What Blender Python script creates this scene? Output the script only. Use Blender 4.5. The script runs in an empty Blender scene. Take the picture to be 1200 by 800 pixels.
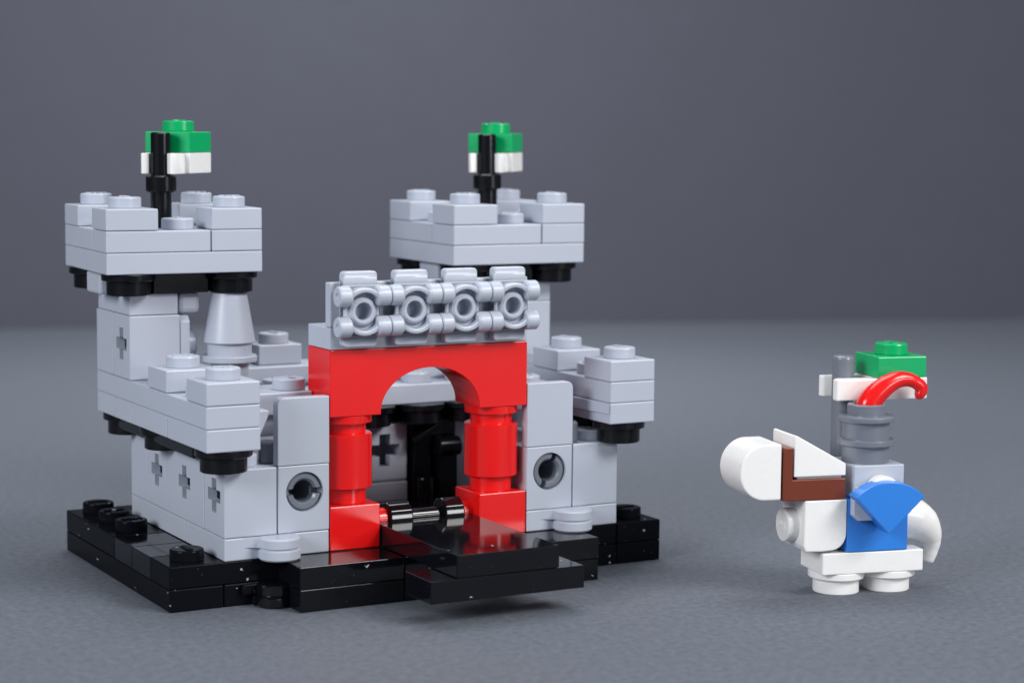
import bpy, bmesh, math, random
from mathutils import Matrix, Vector
random.seed(7)
PI = math.pi
scn = bpy.context.scene
scn.unit_settings.system = 'METRIC'
scn.unit_settings.scale_length = 0.008        # one unit = one stud pitch (8 mm)

# ------------------------------------------------------------------ camera
yaw, pit, rol = 0.50346321, -0.103778294, 0.00846712
loc = Vector((-11.7753005, -33.4770795, 8.38586068))
fw = Vector((math.sin(yaw) * math.cos(pit), math.cos(yaw) * math.cos(pit), math.sin(pit)))
rt = Vector((math.cos(yaw), -math.sin(yaw), 0)); up = rt.cross(fw)
r2 = math.cos(rol) * rt + math.sin(rol) * up
u2 = -math.sin(rol) * rt + math.cos(rol) * up
cam = bpy.data.cameras.new('camera')
co = bpy.data.objects.new('camera', cam); scn.collection.objects.link(co)
M = Matrix((r2, u2, -fw)).transposed().to_4x4(); M.translation = loc
co.matrix_world = M
cam.sensor_width = 36.0
cam.lens = 2437.4093 / 1200 * 36
cam.clip_start = 0.5; cam.clip_end = 2000
cam.dof.use_dof = True
cam.dof.focus_distance = (Vector((5.5, -0.9, 2.0)) - loc).dot(fw)
APERTURE = 0.36                                # diameter in scene units
cam.dof.aperture_fstop = cam.lens * 1e-3 / APERTURE
scn.camera = co
scn.render.resolution_x = 1024; scn.render.resolution_y = 682

# ------------------------------------------------------------------ world, lamps
w = bpy.data.worlds.new('World'); scn.world = w; w.use_nodes = True
bg = w.node_tree.nodes['Background']
bg.inputs[0].default_value = (0.62, 0.68, 0.80, 1); bg.inputs[1].default_value = 0.22

def area(name, pos, target, sx, sy, energy, col=(1, 1, 1)):
    l = bpy.data.lights.new(name, 'AREA'); l.shape = 'RECTANGLE'; l.size = sx; l.size_y = sy
    l.energy = energy; l.color = col
    o = bpy.data.objects.new(name, l); scn.collection.objects.link(o)
    o.location = pos
    o.rotation_euler = (Vector(target) - Vector(pos)).to_track_quat('-Z', 'Y').to_euler()
    return o
area('softbox_overhead', (12, 14, 56), (8, 10, 0), 40, 34, 23000, (0.96, 0.98, 1.0))
area('rear_fill', (18, 28, 22), (20, 36, 0), 16, 8, 4400, (0.97, 0.98, 1.0))  # added fill, unseen: brightens the far table and the middle of the backdrop
area('softbox_front', (42, -58, 54), (5, 0, 3), 34, 28, 56000, (1.0, 0.99, 0.98))
area('strip_front', (31, -54, 13), (5, 0, 1.5), 16, 9, 6500, (1.0, 1.0, 1.0))
area('side_fill', (-64, -22, 34), (3, 0, 3), 32, 28, 46000, (0.94, 0.97, 1.0))  # added fill from the left, lifts the left-facing walls

scn.view_settings.view_transform = 'Standard'
scn.view_settings.look = 'None'
scn.view_settings.exposure = 0.0
scn.view_settings.gamma = 1.0
scn.render.engine = 'CYCLES'

# ------------------------------------------------------------------ materials
def lin(c):
    return tuple((x / 12.92 if x <= 0.04045 else ((x + 0.055) / 1.055) ** 2.4) for x in [v / 255 for v in c]) + (1,)

def plastic(name, rgb, rough=0.22, sss=0.0, specks=0.0, bump=0.004, spec=0.5):
    m = bpy.data.materials.new(name); m.use_nodes = True
    nt = m.node_tree; N = nt.nodes; L = nt.links; b = N['Principled BSDF']
    base = lin(rgb)
    b.inputs['Roughness'].default_value = rough
    b.inputs['Specular IOR Level'].default_value = spec
    tc = N.new('ShaderNodeTexCoord')
    # faint moulding unevenness in gloss and surface
    n1 = N.new('ShaderNodeTexNoise'); n1.inputs['Scale'].default_value = 1.3; n1.inputs['Detail'].default_value = 3
    L.new(tc.outputs['Object'], n1.inputs['Vector'])
    mr = N.new('ShaderNodeMapRange'); mr.inputs['From Min'].default_value = 0.3; mr.inputs['From Max'].default_value = 0.7
    mr.inputs['To Min'].default_value = rough * 0.9; mr.inputs['To Max'].default_value = rough * 1.12
    L.new(n1.outputs['Fac'], mr.inputs['Value']); L.new(mr.outputs[0], b.inputs['Roughness'])
    bp = N.new('ShaderNodeBump'); bp.inputs['Strength'].default_value = 0.25; bp.inputs['Distance'].default_value = bump
    L.new(n1.outputs['Fac'], bp.inputs['Height']); L.new(bp.outputs[0], b.inputs['Normal'])
    # tiny colour mottling
    n2 = N.new('ShaderNodeTexNoise'); n2.inputs['Scale'].default_value = 3.0; n2.inputs['Detail'].default_value = 6
    L.new(tc.outputs['Object'], n2.inputs['Vector'])
    mx = N.new('ShaderNodeMix'); mx.data_type = 'RGBA'
    mx.inputs[6].default_value = tuple(c * 0.98 for c in base[:3]) + (1,)
    mx.inputs[7].default_value = tuple(min(1, c * 1.02) for c in base[:3]) + (1,)
    L.new(n2.outputs['Fac'], mx.inputs[0])
    out = mx.outputs[2]
    if specks:
        # dust and small scuffs
        v = N.new('ShaderNodeTexVoronoi'); v.inputs['Scale'].default_value = 6.0; v.inputs['Randomness'].default_value = 1
        mp = N.new('ShaderNodeMapping'); mp.inputs['Scale'].default_value = (1.0, 0.6, 2.0); mp.inputs['Rotation'].default_value = (0.5, 0.7, 0.3)
        nz = N.new('ShaderNodeTexNoise'); nz.inputs['Scale'].default_value = 14
        L.new(tc.outputs['Object'], nz.inputs['Vector'])
        av = N.new('ShaderNodeVectorMath'); av.operation = 'MULTIPLY_ADD'
        av.inputs[1].default_value = (0.14, 0.14, 0.14)
        L.new(nz.outputs['Color'], av.inputs[0]); L.new(tc.outputs['Object'], av.inputs[2])
        L.new(av.outputs[0], mp.inputs['Vector']); L.new(mp.outputs[0], v.inputs['Vector'])
        lt = N.new('ShaderNodeMapRange'); lt.inputs['From Min'].default_value = 0.21; lt.inputs['From Max'].default_value = 0.13
        L.new(v.outputs['Distance'], lt.inputs['Value'])
        sep = N.new('ShaderNodeSeparateColor'); L.new(v.outputs['Color'], sep.inputs[0])
        g = N.new('ShaderNodeMath'); g.operation = 'GREATER_THAN'; g.inputs[1].default_value = 1 - specks
        L.new(sep.outputs[0], g.inputs[0])
        mu = N.new('ShaderNodeMath'); mu.operation = 'MULTIPLY'; L.new(lt.outputs[0], mu.inputs[0]); L.new(g.outputs[0], mu.inputs[1])
        # very fine dust
        v2 = N.new('ShaderNodeTexNoise'); v2.inputs['Scale'].default_value = 22; v2.inputs['Detail'].default_value = 2
        L.new(tc.outputs['Object'], v2.inputs['Vector'])
        l2 = N.new('ShaderNodeMapRange'); l2.inputs['From Min'].default_value = 0.74; l2.inputs['From Max'].default_value = 0.80
        l2.inputs['To Max'].default_value = 0.5
        L.new(v2.outputs['Fac'], l2.inputs['Value'])
        ad = N.new('ShaderNodeMath'); ad.operation = 'MAXIMUM'; L.new(mu.outputs[0], ad.inputs[0]); L.new(l2.outputs[0], ad.inputs[1])
        m2 = N.new('ShaderNodeMix'); m2.data_type = 'RGBA'; m2.inputs[7].default_value = (0.45, 0.46, 0.49, 1)
        L.new(ad.outputs[0], m2.inputs[0]); L.new(out, m2.inputs[6]); out = m2.outputs[2]
    L.new(out, b.inputs['Base Color'])
    if sss:
        b.inputs['Subsurface Weight'].default_value = sss
        b.inputs['Subsurface Radius'].default_value = (0.12, 0.10, 0.09)
        b.inputs['Subsurface Scale'].default_value = 1.0
    return m

GREY = plastic('light_grey_plastic', (177, 183, 196), 0.35)
DGREY = plastic('dark_grey_plastic', (112, 117, 128), 0.24)
BLACK = plastic('black_plastic', (16, 18, 23), 0.13, specks=0.08, bump=0.002, spec=0.03)
BLACKG = plastic('black_gloss_plastic', (13, 14, 18), 0.07, specks=0.0, bump=0.002)
BLACKT = plastic('black_tile_plastic', (13, 14, 19), 0.08, specks=0.02, bump=0.0006, spec=0.3)
BLACKM = plastic('black_satin_plastic', (13, 14, 18), 0.2, spec=0.3)
RED = plastic('red_plastic', (226, 22, 22), 0.2, bump=0.003)
WHITE = plastic('white_plastic', (236, 235, 233), 0.27, sss=0.15, bump=0.0015)
GREEN = plastic('green_plastic', (0, 166, 98), 0.25)
BLUE = plastic('blue_plastic', (46, 126, 216), 0.22)
BROWN = plastic('brown_plastic', (112, 50, 32), 0.22)

def paper(name, rgb, scale, contrast, bump):
    m = bpy.data.materials.new(name); m.use_nodes = True
    nt = m.node_tree; N = nt.nodes; L = nt.links; b = N['Principled BSDF']
    tc = N.new('ShaderNodeTexCoord')
    a = N.new('ShaderNodeTexNoise'); a.inputs['Scale'].default_value = scale; a.inputs['Detail'].default_value = 6; a.inputs['Roughness'].default_value = 0.78
    c = N.new('ShaderNodeTexNoise'); c.inputs['Scale'].default_value = scale * 0.18; c.inputs['Detail'].default_value = 4
    L.new(tc.outputs['Object'], a.inputs['Vector']); L.new(tc.outputs['Object'], c.inputs['Vector'])
    base = lin(rgb)
    ad = N.new('ShaderNodeMath'); ad.operation = 'MULTIPLY_ADD'; ad.inputs[1].default_value = 0.35
    L.new(c.outputs['Fac'], ad.inputs[0]); L.new(a.outputs['Fac'], ad.inputs[2])
    mr = N.new('ShaderNodeMapRange'); mr.inputs['From Min'].default_value = 0.45; mr.inputs['From Max'].default_value = 0.9
    L.new(ad.outputs[0], mr.inputs['Value'])
    mx = N.new('ShaderNodeMix'); mx.data_type = 'RGBA'
    mx.inputs[6].default_value = tuple(x * (1 - contrast) for x in base[:3]) + (1,)
    mx.inputs[7].default_value = tuple(x * (1 + contrast) for x in base[:3]) + (1,)
    L.new(mr.outputs[0], mx.inputs[0]); L.new(mx.outputs[2], b.inputs['Base Color'])
    bp = N.new('ShaderNodeBump'); bp.inputs['Strength'].default_value = 0.5; bp.inputs['Distance'].default_value = bump
    L.new(a.outputs['Fac'], bp.inputs['Height']); L.new(bp.outputs[0], b.inputs['Normal'])
    b.inputs['Roughness'].default_value = 0.75; b.inputs['Specular IOR Level'].default_value = 0.3
    return m
TABLE = paper('grey_card', (94, 99, 108), 40.0, 0.6, 0.02)
WALL = paper('backdrop_card', (73, 75, 85), 3.0, 0.05, 0.01)

# ------------------------------------------------------------------ mesh tools
def text_mesh(s, size):
    cu = bpy.data.curves.new('t', 'FONT'); cu.body = s; cu.size = size; cu.extrude = 0.02
    cu.align_x = 'CENTER'; cu.align_y = 'CENTER'; cu.resolution_u = 1; cu.offset = 0.004
    o = bpy.data.objects.new('t', cu); scn.collection.objects.link(o)
    bpy.context.view_layer.update()
    me = bpy.data.meshes.new_from_object(o)
    bpy.data.objects.remove(o); bpy.data.curves.remove(cu)
    return me
STUDTEXT = text_mesh('LEGO', 0.155)

class G:
    """collects shapes into one mesh"""
    def __init__(s): s.bm = bmesh.new()
    def _put(s, src, mat=None):
        if mat is not None: bmesh.ops.transform(src, matrix=mat, verts=src.verts)
        me = bpy.data.meshes.new('x'); src.to_mesh(me); src.free(); s.bm.from_mesh(me); bpy.data.meshes.remove(me)
        return s
    def box(s, x0, x1, y0, y1, z0, z1, bev=0.02, gap=0.010, mat=None, jit=0.004):
        b = bmesh.new(); bmesh.ops.create_cube(b, size=1)
        dx, dy, dz = (random.uniform(-jit, jit) for _ in range(3))
        sx, sy, sz = x1 - x0 - 2 * gap, y1 - y0 - 2 * gap, z1 - z0 - gap * 0.7
        for v in b.verts:
            v.co = Vector((v.co.x * sx + (x0 + x1) / 2 + dx, v.co.y * sy + (y0 + y1) / 2 + dy, v.co.z * sz + (z0 + z1) / 2 + dz * 0.4))
        if bev: bmesh.ops.bevel(b, geom=b.edges[:], offset=bev, segments=2, affect='EDGES', profile=0.5)
        return s._put(b, mat)
    def prism(s, pts, a0, a1, axis='y', bev=0.02, mat=None):
        """pts in the plane across axis; y: (x,z), x: (y,z), z: (x,y)"""
        def P(p, q, a): return {'y': (p, a, q), 'x': (a, p, q), 'z': (p, q, a)}[axis]
        b = bmesh.new()
        A = [b.verts.new(P(p, q, a0)) for p, q in pts]; B = [b.verts.new(P(p, q, a1)) for p, q in pts]
        n = len(pts); f0 = b.faces.new(A); f1 = b.faces.new(B[::-1])
        for i in range(n): b.faces.new((A[i], B[i], B[(i + 1) % n], A[(i + 1) % n]))
        bmesh.ops.recalc_face_normals(b, faces=b.faces[:])
        if bev:
            ed = [e for e in b.edges if e.calc_face_angle(0) > 0.5]
            bmesh.ops.bevel(b, geom=ed, offset=bev, segments=2, affect='EDGES', profile=0.5)
        return s._put(b, mat)
    def lathe(s, prof, c=(0, 0, 0), axis='z', seg=48, mat=None):
        """prof: list of (r, h) from bottom to top; r 0 closes"""
        b = bmesh.new(); rings = []
        for r, h in prof:
            if r < 1e-6: rings.append([b.verts.new((0, 0, h))])
            else: rings.append([b.verts.new((r * math.cos(2 * PI * i / seg), r * math.sin(2 * PI * i / seg), h)) for i in range(seg)])
        for A, B in zip(rings, rings[1:]):
            for i in range(seg):
                j = (i + 1) % seg
                if len(A) == 1: b.faces.new((A[0], B[j], B[i])) if len(B) > 1 else None
                elif len(B) == 1: b.faces.new((A[i], A[j], B[0]))
                else: b.faces.new((A[i], A[j], B[j], B[i]))
        bmesh.ops.recalc_face_normals(b, faces=b.faces[:])
        R = {'z': Matrix.Identity(4), 'x': Matrix.Rotation(PI / 2, 4, 'Y'), '-x': Matrix.Rotation(-PI / 2, 4, 'Y'),
             '-y': Matrix.Rotation(PI / 2, 4, 'X'), 'y': Matrix.Rotation(-PI / 2, 4, 'X')}[axis]
        T = Matrix.Translation(c) @ R
        return s._put(b, T if mat is None else mat @ T)
    def cyl(s, c, r, h, axis='z', bev=0.02, seg=48, mat=None):
        k = bev * 0.3
        return s.lathe([(0, 0), (r - bev, 0), (r - k, k), (r, bev), (r, h - bev), (r - k, h - k), (r - bev, h), (0, h)], c, axis, seg, mat)
    def ring(s, c, ro, ri, h, axis='z', bev=0.015, seg=48, mat=None):
        return s.lathe([(ri, 0), (ro - bev, 0), (ro, bev), (ro, h - bev), (ro - bev, h), (ri + bev, h), (ri, h - bev), (ri, 0)], c, axis, seg, mat)
    def stud(s, x, y, z, axis='z', rot=None, mat=None, text=True, r=0.3):
        s.cyl((x, y, z - 0.01), r, 0.215, axis, bev=0.028, seg=40, mat=mat)
        if text:
            b = bmesh.new(); b.from_mesh(STUDTEXT)
            R = {'z': Matrix.Identity(4), 'x': Matrix.Rotation(PI / 2, 4, 'Y'), '-x': Matrix.Rotation(-PI / 2, 4, 'Y'), '-y': Matrix.Rotation(PI / 2, 4, 'X')}[axis]
            a = random.choice([0, PI / 2, PI, -PI / 2]) if rot is None else rot
            T = Matrix.Translation((x, y, z)) @ R @ Matrix.Translation((0, 0, 0.207)) @ Matrix.Rotation(a, 4, 'Z')
            s._put(b, T if mat is None else mat @ T)
        return s
    def tube(s, path, seg=20, mat=None, flat=1.0, cap=True):
        """path: (point, radius); swept round tube with rounded ends"""
        pts = [Vector(p) for p, _ in path]; rad = [r for _, r in path]
        b = bmesh.new(); rings = []; prev = None
        for i, p in enumerate(pts):
            t = (pts[min(i + 1, len(pts) - 1)] - pts[max(i - 1, 0)]).normalized()
            if prev is None:
                n = t.orthogonal().normalized()
            else:
                n = (prev - t * prev.dot(t)).normalized()
            prev = n; m = t.cross(n)
            rings.append([b.verts.new(p + rad[i] * (math.cos(2 * PI * k / seg) * n + math.sin(2 * PI * k / seg) * m)) for k in range(seg)])
        for A, B in zip(rings, rings[1:]):
            for k in range(seg):
                j = (k + 1) % seg; b.faces.new((A[k], A[j], B[j], B[k]))
        b.faces.new(rings[0]); b.faces.new(rings[-1])
        bmesh.ops.recalc_face_normals(b, faces=b.faces[:])
        return s._put(b, mat)
    def done(s, name, mat, parent=None, angle=19, cut=None):
        me = bpy.data.meshes.new(name); s.bm.to_mesh(me); s.bm.free()
        me.materials.append(mat)
        o = bpy.data.objects.new(name, me); scn.collection.objects.link(o)
        if cut is not None:
            cm = bpy.data.meshes.new('cut'); cut.bm.to_mesh(cm); cut.bm.free()
            c = bpy.data.objects.new('cut', cm); scn.collection.objects.link(c)
            md = o.modifiers.new('b', 'BOOLEAN'); md.operation = 'DIFFERENCE'; md.object = c; md.solver = 'EXACT'; md.use_self = True
            bpy.context.view_layer.update()
            nm = bpy.data.meshes.new_from_object(o.evaluated_get(bpy.context.evaluated_depsgraph_get()))
            o.modifiers.clear(); o.data = nm; nm.name = name; bpy.data.meshes.remove(me)
            bpy.data.objects.remove(c); bpy.data.meshes.remove(cm); me = nm
        for p in me.polygons: p.use_smooth = True
        me.set_sharp_from_angle(angle=math.radians(angle))
        if parent is not None: o.parent = parent
        return o

def tag(o, label=None, cat=None, group=None, kind=None):
    if label: o['label'] = label
    if cat: o['category'] = cat
    if group: o['group'] = group
    if kind: o['kind'] = kind
    return o
def empty(name, loc=(0, 0, 0), rz=0):
    o = bpy.data.objects.new(name, None); scn.collection.objects.link(o)
    o.empty_display_size = 0.5; o.location = loc; o.rotation_euler = (0, 0, rz); return o

def round_plate(g, x, y, z0, h=0.4, ro=0.5, ri=0.41, flange=0.13, mat=None):
    g.lathe([(0, 0), (ri - .015, 0), (ri, .015), (ri, h - flange), (ro - .015, h - flange), (ro, h - flange + .015),
             (ro, h - .015), (ro - .015, h), (0, h)], (x, y, z0), mat=mat)
def axle_cut(g, c, axis, depth=0.5, a=0.3, b=0.11):
    x, y, z = c
    P = [(-b, -a), (b, -a), (b, -b), (a, -b), (a, b), (b, b), (b, a), (-b, a), (-b, b), (-a, b), (-a, -b), (-b, -b)]
    # a thin wall pierced by the cross, then the hollow inside of the brick
    if axis == 'x':
        g.prism([(y + p, z + q) for p, q in P], x - .1, x + .19, 'x', bev=0)
        g.box(x + .18, x + depth, y - .40, y + .40, z - .44, z + .40, bev=0, gap=0, jit=0)
    else:
        g.prism([(x + p, z + q) for p, q in P], y - .1, y + .24, 'y', bev=0)
        g.box(x - .40, x + .40, y + .23, y + depth, z - .44, z + .40, bev=0, gap=0, jit=0)

# ------------------------------------------------------------------ setting
# table card: its far edge runs straight across behind the toys
ux, uy = 42.02, -13.57; ln = math.hypot(ux, uy); ux /= ln; uy /= ln
ex, ey = 10.41, 49.61
def edge_sheet(name, corners, m):
    b = bmesh.new(); b.faces.new([b.verts.new(c) for c in corners])
    me = bpy.data.meshes.new(name); b.to_mesh(me); b.free(); me.materials.append(m)
    o = bpy.data.objects.new(name, me); scn.collection.objects.link(o); return o
nx, ny = -uy, ux                                      # towards the backdrop
def Q(a, d, z): return (ex + ux * a + nx * d, ey + uy * a + ny * d, z)
tag(edge_sheet('table', [Q(-160, 0, 0), Q(-160, -170, 0), Q(160, -170, 0), Q(160, 0, 0)], TABLE), kind='structure')
tag(edge_sheet('backdrop', [Q(-160, 3, -10), Q(160, 3, -10), Q(160, 3, 110), Q(-160, 3, 110)], WALL), kind='structure')

# ------------------------------------------------------------------ castle
C = empty('toy_castle')
tag(C, 'grey brick-built toy castle with two flagged towers, red gate arch and black base', 'toy castle')

# --- base
g = G()
# lower layer
g.box(0, 1, 0, 6, 0, .4); g.box(1, 2, 0, 6, 0, .4); g.box(2, 8, 0, 6, 0, .4); g.box(8, 9, 0, 6, 0, .4); g.box(9, 10, 0, 6, 0, .4)
# upper layer
g.box(0, 9, 0, 1, .4, .8); g.box(0, 1, 3, 6, .4, .8)
g.box(1, 9, 1, 6, .4, .8); g.box(9, 10, 0, 1, .4, .8); g.box(9, 10, 1, 6, .4, .8)
for x, y in ((.5, .5), (.5, 3.5), (.5, 4.5), (.5, 5.5), (9.5, .5), (9.5, 4.5), (9.5, 5.5), (1.5, 5.5), (3.5, 5.5)): g.stud(x, y, .8)
base = g.done('base', BLACK, C)
g = G(); g.box(0, 1, 1, 2, .4, .8, bev=.012); g.box(0, 1, 2, 3, .4, .8, bev=.012)
g.done('base_tile', BLACKT, base)
# porch in front of the gate
g = G()
g.box(2, 4, -1, 0, 0, .4, bev=.014); g.box(4, 7, -1, 0, 0, .4, bev=.014); g.box(7, 8, -1, 0, 0, .4, bev=.014)
g.box(2, 4, -1, 0, .4, .8, bev=.014); g.box(6, 8, -1, 0, .4, .8, bev=.014); g.box(4, 6, -1, 0, .38, .74, bev=.014)
porch = g.done('porch', BLACKT, C)
def hinge(x, y, z, m, parent, r=.37):
    g = G(); g.lathe([(0, 0), (r - .03, 0), (r, .03), (r, .17), (r - .03, .195), (r - .03, .205), (r, .23), (r, .37), (r - .03, .4), (0, .4)], (x, y, z))
    return g.done('hinge', m, parent)
hinge(1.86, -.22, 0, BLACKG, base, .33)
g = G(); g.box(1.3, 1.9, -.12, .0, .2, .39, bev=.02); g.box(1.5, 2.0, -.14, 0, 0, .19, bev=.02); g.done('hinge_arm', BLACK, base)

# --- lower walls
g = G(); c = G()
for y0, y1 in ((0, 1), (1, 3), (3, 4), (4, 5)): g.box(1, 2, y0, y1, 1.2, 2.4)
g.box(1, 2, 0, 2, .8, 1.2); g.box(1, 2, 2, 5, .8, 1.2)
for y in (.5, 2.0, 3.5): axle_cut(c, (1, y, 1.9), 'x', .93)
g.stud(1.5, .5, 2.4)
lw = g.done('side_wall', GREY, C, cut=c)
g = G()
for y0, y1 in ((0, 1), (1, 3), (3, 4), (4, 5)): g.box(8, 9, y0, y1, 1.2, 2.4)
g.box(8, 9, 0, 2, .8, 1.2); g.box(8, 9, 2, 5, .8, 1.2); g.stud(8.62, .5, 2.4)
rw = g.done('side_wall', GREY, C)
g = G(); c = G()
g.box(2, 4, 4, 5, 1.2, 2.4); g.box(4, 5.5, 4, 5, 1.2, 2.4); g.box(5.5, 6.5, 4, 5, 1.2, 2.4, bev=.06)
g.box(2, 6.5, 4, 5, .8, 1.2); g.box(7.55, 8, 4, 5, .8, 2.4)
axle_cut(c, (5.97, 4, 1.85), 'y', .93, a=.33, b=.12); axle_cut(c, (4.2, 4, 1.85), 'y', .5, a=.31)
bw = g.done('back_wall', GREY, C, cut=c)
g = G(); g.box(6.5, 7.55, 4.3, 5, .8, 2.4); g.box(6.55, 6.95, 3.85, 4.3, .8, 2.2); g.box(6.5, 7.5, 3.95, 4.3, 2.1, 2.5)
g.box(3.5, 8.2, 4.1, 5, 2.4, 2.8)
g.box(7.05, 7.5, 3.75, 4.3, .8, 1.95); g.cyl((6.98, 3.7, 1.9), .2, .5, 'x', bev=.03)
g.box(-.3, .3, -.12, .12, -.06, .06, mat=Matrix.Translation((6.75, 3.75, 2.2)) @ Matrix.Rotation(-.5, 4, 'Y'))
g.cyl((6.75, 3.75, .8), .17, .5, 'z', bev=.03)
for x in (5.6, 6.7, 7.7): round_plate(g, x, 3.9, 2.4)
g.done('inner_post', BLACKM, bw)
g = G(); g.box(2, 8, 1, 4, .8, .82, bev=.004, gap=0, jit=0); g.done('floor', BLACKG, base)

def front_wall(x0, hx, hingex, slot):
    g = G(); c = G()
    g.box(x0, x0 + 1, 0, 1, 1.2, 2.4)                       # brick that takes the pin
    xa, xb = (x0 - .0, x0 + 1) if hx < 5 else (x0, x0 + 1)
    g.box(xa, xb, 0, 1, .8, 1.2)
    c.lathe([(0, 0), (.355, 0), (.355, 1.0), (0, 1.0)], (hx, .96, 1.92), '-y', 48)
    o = g.done('front_wall', GREY, C, cut=c)
    g = G(); cc = G()
    g.ring((hx, .95, 1.92), .345, .20, .90, '-y', bev=.04)
    R = Matrix.Translation((hx, 0, 1.92)) @ Matrix.Rotation(slot, 4, 'Y')
    cc.box(-.5, .5, -.2, .28, -.055, .055, bev=0, gap=0, jit=0, mat=R)
    g.done('round_pin', DGREY, o, cut=cc)
    # corner panel above
    g = G()
    pts = []
    L0, L1 = x0 + .008, x0 + .992
    k = .13
    if hx < 5:
        pts = [(L1, 2.405), (L1, 3.6)] + [(L0 + k - k * math.sin(a), 3.6 - k + k * math.cos(a)) for a in [i * PI / 12 for i in range(7)]] + [(L0, 2.405)]
    else:
        pts = [(L0, 2.405), (L0, 3.6)] + [(L1 - k + k * math.sin(a), 3.6 - k + k * math.cos(a)) for a in [i * PI / 12 for i in range(7)]] + [(L1, 2.405)]
    g.prism(pts, 0.004, .22, 'y', bev=.014)
    g.done('panel', GREY, o)
    hinge(hingex, -.13, .8, GREY, o)
    g = G()
    g.prism([(hingex - .66, .02), (hingex - .5, -.015), (hingex - .40, -.07), (hingex - .34, -.16), (hingex - .1, -.2), (hingex, .02)], 1.012, 1.19, 'z', bev=.008)
    g.done('hinge_arm', GREY, o)
    return o
fl = front_wall(2, 2.52, 1.98, 0.0)
fr = front_wall(7, 7.5, 7.93, -1.15)
# connector pins behind the panels
g = G(); g.lathe([(0, 0), (.13, 0), (.15, .03), (.15, .36), (.12, .4), (0, .4)], (2.0, .5, 2.4), seg=10); g.done('connector', DGREY, fl)
g = G(); g.lathe([(0, 0), (.13, 0), (.15, .03), (.15, .36), (.12, .4), (0, .4)], (8.1, .3, 2.4), seg=10); g.done('connector', DGREY, fr)

# --- parapets
def parapet(x, seams_l):
    g = G()
    ys = seams_l
    for a, b in zip(ys, ys[1:]): g.box(x - .5, x + .5, a, b, 2.8, 3.2)
    g.box(x - .5, x + .5, -.5, 5.5, 3.2, 3.6)
    g.stud(x, 1, 3.6); g.stud(x, 3, 3.6)
    o = g.done('parapet', GREY, C)
    for y in (0, 2):
        m = G(); m.box(x - .5, x + .5, y - .5, y + .5, 3.6, 4.0); m.stud(x, y, 4.0); m.done('merlon', GREY, o)
    for y in (0, 2.9, 5.05):
        m = G(); round_plate(m, x, y, 2.4); m.done('round_support', BLACKM, o)
    m = G(); m.box(x - .35, x + .35, .6, 4.7, 2.55, 2.8); m.done('under_plate', BLACKM, o)
    return o
pl_ = parapet(1.0, (-.5, 1.5, 3.5, 4.5, 5.5))
g = G(); g.prism([(1.5, 3.42), (1.80, 3.42), (1.78, 3.32), (1.5, 2.72)], -.12, .22, 'y', bev=.01); g.done('wedge', GREY, pl_)
pr_ = parapet(9.0, (-.5, 1.5, 5.5))
g = G(); g.prism([(8.5, -.49), (8.36, 1.5), (8.5, 1.5)], 2.99, 3.195, 'z', bev=.01); g.done('wedge', GREY, pr_)
# back parapet
g = G()
g.box(1.5, 4.5, 4.5, 5.5, 2.8, 3.2); g.box(4.5, 8.5, 4.5, 5.5, 2.8, 3.2); g.box(1.5, 8.5, 4.5, 5.5, 3.2, 3.6)
g.box(1.5, 8.5, 3.75, 4.5, 2.8, 3.2)
for x in (4.7, 5.7, 6.7, 7.7, 3.7): g.stud(x, 4.1, 3.2)
g.stud(3, 5, 3.6); g.stud(7, 5, 3.6)
pb = g.done('parapet', GREY, C)
for x in (4.04, 6.0):
    m = G(); m.box(x - .47, x + .47, 4.78, 5.55, 3.6, 4.0); m.stud(x, 5.15, 4.0); m.done('merlon', GREY, pb)
# platform behind left panel and right panel
g = G(); g.box(1.6, 3.0, .75, 2.0, 3.2, 3.6); g.box(1.6, 3.0, .9, 2.0, 2.8, 3.2); g.stud(2.72, 1.2, 3.6); g.done('walkway', GREY, C)
g = G(); g.box(7.0, 8.4, .75, 2.0, 3.0, 3.4); g.stud(7.6, 1.2, 3.4); g.box(7.0, 7.9, 1.2, 2.2, 2.6, 3.0); g.done('walkway', GREY, C)

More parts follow.
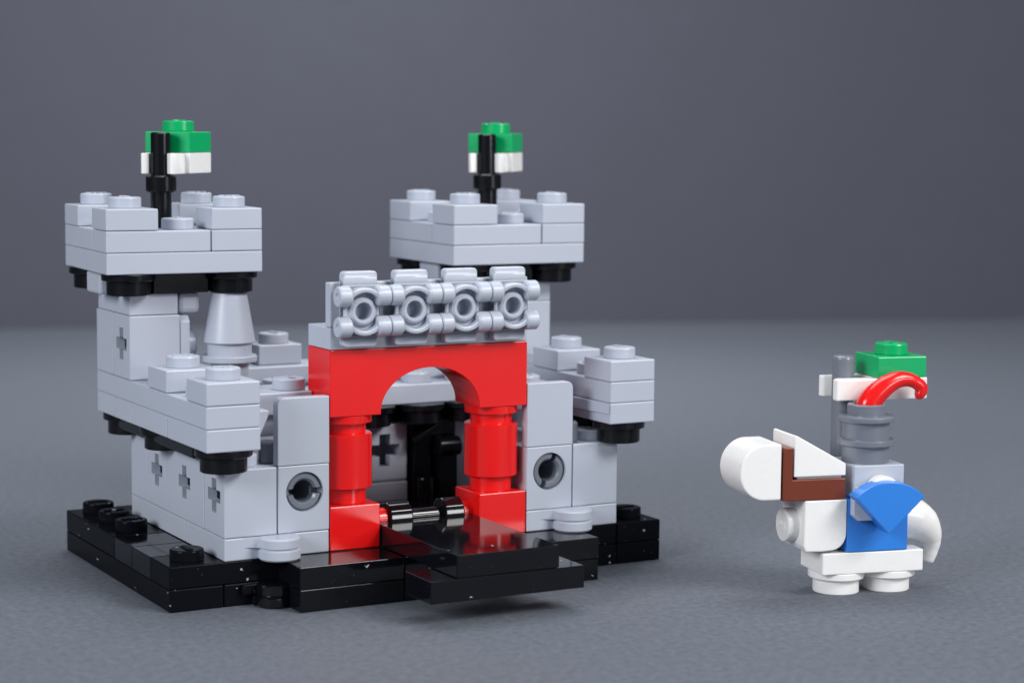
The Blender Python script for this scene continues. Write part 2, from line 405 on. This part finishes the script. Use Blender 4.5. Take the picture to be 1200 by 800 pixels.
# --- towers
def tower(x, body_x, crot, left):
    g = G(); c = G()
    if left:
        g.box(.5, 1.5, 3.5, 4.5, 3.6, 4.8); g.box(.5, 1.5, 4.5, 5.5, 3.6, 4.8)
        g.prism([(3.52, 3.62), (3.52, 4.66), (3.60, 4.77), (5.4, 4.77), (5.4, 3.62)], 1.5, 1.69, 'x', bev=.015)
        g.box(.52, 1.48, 3.55, 5.45, 4.8, 5.2); g.box(1.5, 1.95, 3.62, 4.5, 4.8, 5.2, bev=.09)
        axle_cut(c, (.5, 4.0, 4.25), 'x', .93)
        g.box(.12, .9, 4.05, 4.9, 5.17, 5.59, bev=.05)
    else:
        g.box(8.5, 9.5, 3.5, 4.5, 3.6, 4.8); g.box(8.5, 9.5, 4.5, 5.5, 3.6, 4.8); g.box(8.5, 9.5, 3.5, 5.5, 4.8, 5.2)
        g.box(7.15, 7.95, 4.05, 4.9, 5.17, 5.59, bev=.05); g.box(7.5, 8.5, 4.5, 5.5, 4.8, 5.2); g.box(7.5, 8.5, 4.5, 5.5, 3.6, 4.8)
    if left: g.stud(1.69, 4.0, 4.2, 'x', text=False)
    t = g.done('tower', GREY, C, cut=c if left else None)
    g = G(); g.box(x + .95, x + 2.05, 3.45, 5.55, 5.2, 5.6, bev=.015); g.box(x + .55, x + 2.45, 3.75, 5.4, 5.2, 5.6, bev=.015)
    g.done('under_plate', BLACKM, t)
    for a, b in ((.5, 3.5), (2.5, 3.5), (.5, 5.5), (2.5, 5.5)):
        m = G(); round_plate(m, x + a, b, 5.2); m.done('round_support', BLACKM, t)
    if left:
        m = G()
        m.lathe([(0, 0), (.36, 0), (.36, .27), (.5, .27), (.52, .29), (.52, .38), (.5, .40), (0, .40)], (x + 2.47, 3.5, 3.6))
        m.lathe([(0, 0), (.42, 0), (.42, .22), (.475, .24), (.49, .26), (.33, 1.18), (.31, 1.2), (0, 1.2)], (x + 2.47, 3.5, 4.0))
        m.done('cone_turret', GREY, t)
    # crown
    R = Matrix.Translation((x + 1.5, 4.5, 0)) @ Matrix.Rotation(crot, 4, 'Z') @ Matrix.Translation((-1.5, -1.5, 0))
    g = G()
    B = lambda *a: g.box(*a, mat=R)
    B(0, 3, 0, 3, 5.6, 6.0)
    B(0, 2, 0, 1, 6.0, 6.4); B(2, 3, 0, 2, 6.0, 6.4); B(1, 3, 2, 3, 6.0, 6.4); B(0, 1, 1, 3, 6.0, 6.4)
    for a, b in ((1.5, .5), (2.5, 1.5), (1.5, 2.5), (.5, 1.5)): g.stud(a, b, 6.4, mat=R)
    cr = g.done('crown', GREY, t)
    for a, b in ((0, 0), (2, 0), (0, 2), (2, 2)):
        m = G(); m.box(a, a + 1, b, b + 1, 6.4, 6.8, mat=R); m.stud(a + .5, b + .5, 6.8, mat=R); m.done('merlon', GREY, cr)
    return t
tower(0, .5, math.radians(-2.6), True)
tower(7, 8.5, math.radians(-.4), False)

# --- flags
def flag(px, py, rz, tilt=0):
    m = G()
    m.lathe([(0, 0), (.2, 0), (.2, 1.05), (.26, 1.05), (.29, 1.08), (.29, 1.34), (.26, 1.37), (.19, 1.37), (.19, 2.16), (.165, 2.185), (.1, 2.185), (.09, 2.12), (0, 2.12)], (0, 0, 6.0), seg=32)
    m.prism([(.29 * math.cos(a), .29 * math.sin(a)) for a in [i * PI / 4 + PI / 8 for i in range(8)]], 7.07, 7.35, 'z', bev=.02)
    p = m.done('flag_pole', BLACKM, C); p.location = (px, py, 0); p.rotation_euler = (0, tilt, rz)
    m = G(); m.box(-.48, .48, .27, 1.23, 7.8, 8.2); m.stud(0, .75, 8.2); m.done('flag', GREEN, p)
    m = G(); m.box(-.48, .48, .27, 1.23, 7.4, 7.8); m.box(-.36, .36, .22, .5, 7.4, 7.79)
    for s in (-1, 1): m.prism([(s * .21, .4), (s * .36, .4), (s * .37, -.10), (s * .30, -.2), (s * .19, -.12), (s * .215, .05)], 7.4, 7.79, 'z', bev=.015)
    m.done('flag_clip', WHITE, p)
    return p
flag(1.49, 4.5, math.radians(-46))
flag(8.61, 4.5, math.radians(-42), math.radians(-.6))

# --- gate arch
pts = [(3.008, 3.205), (3.008, 4.396), (6.992, 4.396), (6.992, 3.205), (6, 3.205)]
n = 40
pts += [(5 + math.cos(i * PI / n), 3.23 + .78 * math.sin(i * PI / n)) for i in range(0, n + 1)]
pts += [(4, 3.205)]
g = G(); g.prism(pts, .006, .994, 'y', bev=.012)
arch = g.done('gate_arch', RED, C, angle=19)
for cx, bx in ((3.5, 3), (6.5, 6)):
    m = G()
    m.lathe([(0, 0), (.39, 0), (.39, .27), (.48, .27), (.5, .29), (.5, 1.24), (.48, 1.26), (.39, 1.26), (.39, 1.46), (.5, 1.46), (.5, 1.6), (0, 1.6)], (cx, .5, 1.6))
    col = m.done('gate_column', RED, C)
    m = G(); m.box(bx, bx + 1, 0, 1, .8, 1.6); m.box(bx, bx + 1, .02, 1, .45, .8)
    if bx == 3: m.cyl((4.0 - .02, .45, 1.22), .2, .32, 'x', bev=.03); m.cyl((4.0, .45, 1.22), .29, .06, 'x', bev=.01)
    else: m.cyl((6.02, .45, 1.22), .2, .32, '-x', bev=.03)
    m.done('column_base', RED, col)
m = G(); m.cyl((4.25, .45, 1.22), .135, 1.6, 'x', bev=.01, seg=32)
bar = m.done('drawbridge_bar', BLACKG, C)
for x0 in (4.28, 5.40):
    m = G(); R8 = .31
    m.prism([(.45 - R8 * math.cos(math.radians(12 + 22.5 + 45 * i)), 1.22 + R8 * math.sin(math.radians(12 + 22.5 + 45 * i))) for i in range(8)], x0, x0 + (.46 if x0 < 5 else .40), 'x', bev=.03)
    m.done('clip_ring', BLACKG, bar, angle=15)
# drawbridge
m = G(); m.box(4, 6, -3, .3, .8, 1.2, bev=.014, gap=.01)
db = m.done('drawbridge', BLACKT, C)
m = G(); m.box(3.5, 6.5, -3, -2, .4, .8, bev=.014, gap=.01); m.box(4.5, 5.5, -2, .2, .76, .8, gap=.01, bev=.01); m.done('end_tile', BLACKT, db)
for q in (4.45, 5.5):
    m = G(); m.box(q, q + .3, .3, .6, 1.15, 1.25, bev=.02); m.done('bridge_clip', BLACKG, db)

# --- ledge over the arch with four bracket plates
g = G(); g.box(3, 7, 0, 1, 4.4, 4.8); g.box(3, 7, 0.0, .235, 4.8, 5.6, bev=.02)
ledge = g.done('gatehouse_top', GREY, C)
def smooth_path(keys, n=6):
    out = []
    P = [Vector(k[0]) for k in keys]; R = [k[1] for k in keys]
    for i in range(len(P) - 1):
        p0 = P[max(i - 1, 0)]; p1 = P[i]; p2 = P[i + 1]; p3 = P[min(i + 2, len(P) - 1)]
        for j in range(n):
            t = j / n
            q = 0.5 * ((2 * p1) + (-p0 + p2) * t + (2 * p0 - 5 * p1 + 4 * p2 - p3) * t * t + (-p0 + 3 * p1 - 3 * p2 + p3) * t ** 3)
            out.append((tuple(q), R[i] * (1 - t) + R[i + 1] * t))
    out.append((tuple(P[-1]), R[-1])); return out
def bracket(cx):
    m = G(); cz = 5.1
    T = Matrix.Translation((cx, 0, cz))
    # tab plate
    k = .07
    def rr(x0, x1, z0, z1):
        o = []
        for (qx, qz, a0) in ((x1 - k, z1 - k, 0), (x0 + k, z1 - k, PI / 2), (x0 + k, z0 + k, PI), (x1 - k, z0 + k, 1.5 * PI)):
            o += [(qx + k * math.cos(a0 + i * PI / 8), qz + k * math.sin(a0 + i * PI / 8)) for i in range(5)]
        return o
    m.prism(rr(-.33, .33, -.64, .70), -.2, -.004, 'y', bev=.025, mat=T)
    # body
    m.box(-.365, .365, -.24, -.14, -.46, .46, bev=.03, gap=0, jit=0, mat=T)
    m.ring((0, -.2, 0), .345, .15, .06, '-y', bev=.02, seg=40, mat=T)
    m.lathe([(.15, 0), (.27, 0), (.25, .07), (.21, .1), (.17, .1), (.15, .085)], (0, -.24, 0), '-y', 40, mat=T)
    for s in (1, -1):
        # curved lip round the tube
        a0 = 26; ang = [math.radians(a0 + i * (180 - 2 * a0) / 18) for i in range(19)]
        m.prism([(.425 * math.cos(a), s * .425 * math.sin(a)) for a in ang] + [(.335 * math.cos(a), s * .335 * math.sin(a)) for a in ang[::-1]], -.43, -.16, 'y', bev=.028, mat=T)
        for q in (-1, 1):
            # round end with a dimple, and the shoulder that ties it to the plate
            m.lathe([(0, 0), (.15, 0), (.182, .035), (.185, .07), (.185, .225), (.165, .25), (.07, .25), (.058, .235), (.05, .12), (0, .12)],
                    (q * .245, -.3, .27 * s), 'x' if q > 0 else '-x', 32, mat=T)
            m.box(min(q * .25, q * .46), max(q * .25, q * .46), -.3, -.1, .27 * s - .16, .27 * s + .16, bev=.05, gap=0, jit=0, mat=T)
    c = G(); c.lathe([(0, 0), (.155, 0), (.155, .6), (0, .6)], (cx, -.06, cz), '-y', 40)
    return m.done('bracket', GREY, ledge, cut=c), None
for i in range(4):
    bracket(3.5 + i)

# ------------------------------------------------------------------ horse and rider
HX, HY, HR = 11.88, -3.83, math.radians(-13)
H = empty('toy_horse', (HX, HY, 0), HR)
tag(H, 'white brick-built toy horse with brown bridle and blue saddle cloth, right of the castle', 'toy horse')
g = G(); g.box(-1, 1, -.5, .5, .4, .8)
body = g.done('belly_plate', WHITE, H)
for x in (-.5, .5):
    m = G(); round_plate(m, x, -.0, 0, ri=.42, ro=.51); m.done('leg', WHITE, H)
# chest: brick on its side with curved lower corner and a stud facing forward
k = .3
pts = [(-1.36, 1.77), (-1.37, .95), (-1.33, .85), (-1.0, .84)] + [(-.545 - k + k * math.sin(a), .85 + k - k * math.cos(a)) for a in [i * PI / 16 for i in range(9)]] + [(-.545, 1.77)]
g = G(); g.prism(pts, -.5, .5, 'y', bev=.02)
chest = g.done('chest', WHITE, H)
g = G(); g.stud(-1.37, 0, 1.27, '-x'); g.cyl((-1.3, 0, 1.27), .3, .28, '-x', bev=.03); g.done('chest_stud', WHITE, chest)
# saddle cloth
g = G(); g.prism([(-.53, .805), (-.53, 1.2), (-.53, 1.76), (.66, 1.76), (.66, .805)], -.5, .5, 'y', bev=.016)
g.done('saddle_cloth', BLUE, H)
# bridle
g = G(); g.prism([(-1.79, 1.78), (-1.79, 2.74), (-1.61, 2.74), (-1.61, 2.16), (-.585, 2.16), (-.585, 1.78)], -.5, .5, 'y', bev=.018)
br = g.done('bridle', BROWN, H)
# muzzle
pts = [(-1.83, 1.81), (-1.83, 2.81)] + [(-2.13 - .48 * math.sin(a), 2.31 + .5 * math.cos(a)) for a in [i * PI / 24 for i in range(25)]]
g = G(); g.prism(pts, -.5, .5, 'y', bev=.025); hd = g.done('head', WHITE, H, angle=19)
g = G(); g.prism([(-1.58, 2.21), (-1.58, 2.93), (-1.55, 2.95), (-.59, 2.42), (-.59, 2.21)], -.5, .5, 'y', bev=.014)
g.done('mane', WHITE, H)
g = G(); g.box(-1.5, -.62, -.42, .42, 2.14, 2.22, bev=.01); g.done('mane_underside', WHITE, br)
# tail
g = G()
path = [((.5, 0, 1.34), .37), ((.8, 0, 1.33), .38), ((1.02, 0, 1.26), .375), ((1.2, 0, 1.14), .335), ((1.34, 0, .97), .25), ((1.40, 0, .82), .175), ((1.40, 0, .67), .13), ((1.37, 0, .54), .11), ((1.345, 0, .46), .095), ((1.335, 0, .43), .055)]
g.tube(smooth_path(path, 6), seg=28)
g.done('tail', WHITE, H, angle=60)

K = empty('toy_knight', (HX, HY, 1.76), HR)
tag(K, 'grey toy knight with red plume and blue fan shield riding the white horse', 'toy knight')
dz = -1.76
def kd(g, name, m, parent=K, **kw):
    bmesh.ops.transform(g.bm, matrix=Matrix.Translation((0, 0, dz)), verts=g.bm.verts)
    return g.done(name, m, parent, **kw)
g = G(); g.box(-.43, .57, -.5, .6, 1.765, 2.37, bev=.018); torso = kd(g, 'torso', GREY)
g = G(); g.prism([(-.5, 1.84), (-.5, 1.5), (-.4, 1.4), (.4, 1.4), (.5, 1.5), (.5, 1.9), (.42, 2.0), (-.42, 2.0)], -.68, -.51, 'y', bev=.02)
kd(g, 'shield_mount', GREY, torso)
g = G(); g.cyl((.07, -.5, 1.9), .3, .26, '-y', bev=.03); kd(g, 'mount_stud', WHITE, torso)
R = .945; tip = (.075, 1.19)
pts = [tip] + [(tip[0] + R * math.cos(a), tip[1] + R * math.sin(a)) for a in [PI / 4 + i * (PI / 2) / 28 - .02 for i in range(29)]]
g = G(); g.prism(pts, -.95, -.6, 'y', bev=.02); kd(g, 'shield', BLUE, K, angle=19)
g = G(); hx = .02
g.lathe([(0, 0), (.43, 0), (.43, .29), (.505, .31), (.52, .33), (.52, .40), (.505, .42), (.43, .43), (.43, .72), (.505, .74), (.52, .76), (.52, .82), (.505, .84), (.345, .85),
         (.345, 1.03), (.33, 1.045), (.235, 1.045), (.22, 1.03), (.22, .9), (0, .9)], (hx, 0, 2.37))
hel = kd(g, 'helmet', DGREY)
g = G()
keys = [((.02, 0, 3.3), .2), ((.06, 0, 3.44), .215), ((.20, 0, 3.60), .205), ((.40, 0, 3.76), .185), ((.60, 0, 3.85), .16), ((.80, 0, 3.86), .135), ((.96, 0, 3.81), .12), ((1.085, 0, 3.72), .12), ((1.095, 0, 3.64), .12), ((1.05, 0, 3.59), .115), ((1.01, 0, 3.585), .08)]
keys = [((x, y, z - .02), r) for (x, y, z), r in keys]
g.tube(smooth_path(keys, 6), seg=24); kd(g, 'plume', RED, hel, angle=60)

# banner: pole held behind the knight
BN = empty('toy_banner', (HX, HY, 1.76), HR)
tag(BN, 'dark grey rod with green and white banner block standing behind the knight', 'toy banner')
tp = .80
g = G(); px = -.09
g.lathe([(0, 0), (.2, 0), (.2, 2.38), (.185, 2.42), (.16, 2.44), (0, 2.44)], (px, tp, 1.77), seg=36)
pole = kd(g, 'pole', DGREY, BN)
g = G(); g.box(.37, 1.37, tp - .5, tp + .5, 3.83, 4.22); g.stud(.87, tp, 4.22); kd(g, 'banner_top', GREEN, BN)
g = G(); g.box(.37, 1.39, tp - .5, tp + .5, 3.43, 3.83)
T = Matrix.Translation((0, tp, 0))
g.prism([(-.42, -.49), (.42, -.49), (.42, -.22), (-.33, -.22), (-.42, -.3)], 3.43, 3.82, 'z', bev=.025, mat=T)
g.prism([(-.42, .34), (.42, .34), (.42, .21), (-.36, .21), (-.42, .26)], 3.43, 3.82, 'z', bev=.025, mat=T)
kd(g, 'banner_clip', WHITE, BN)
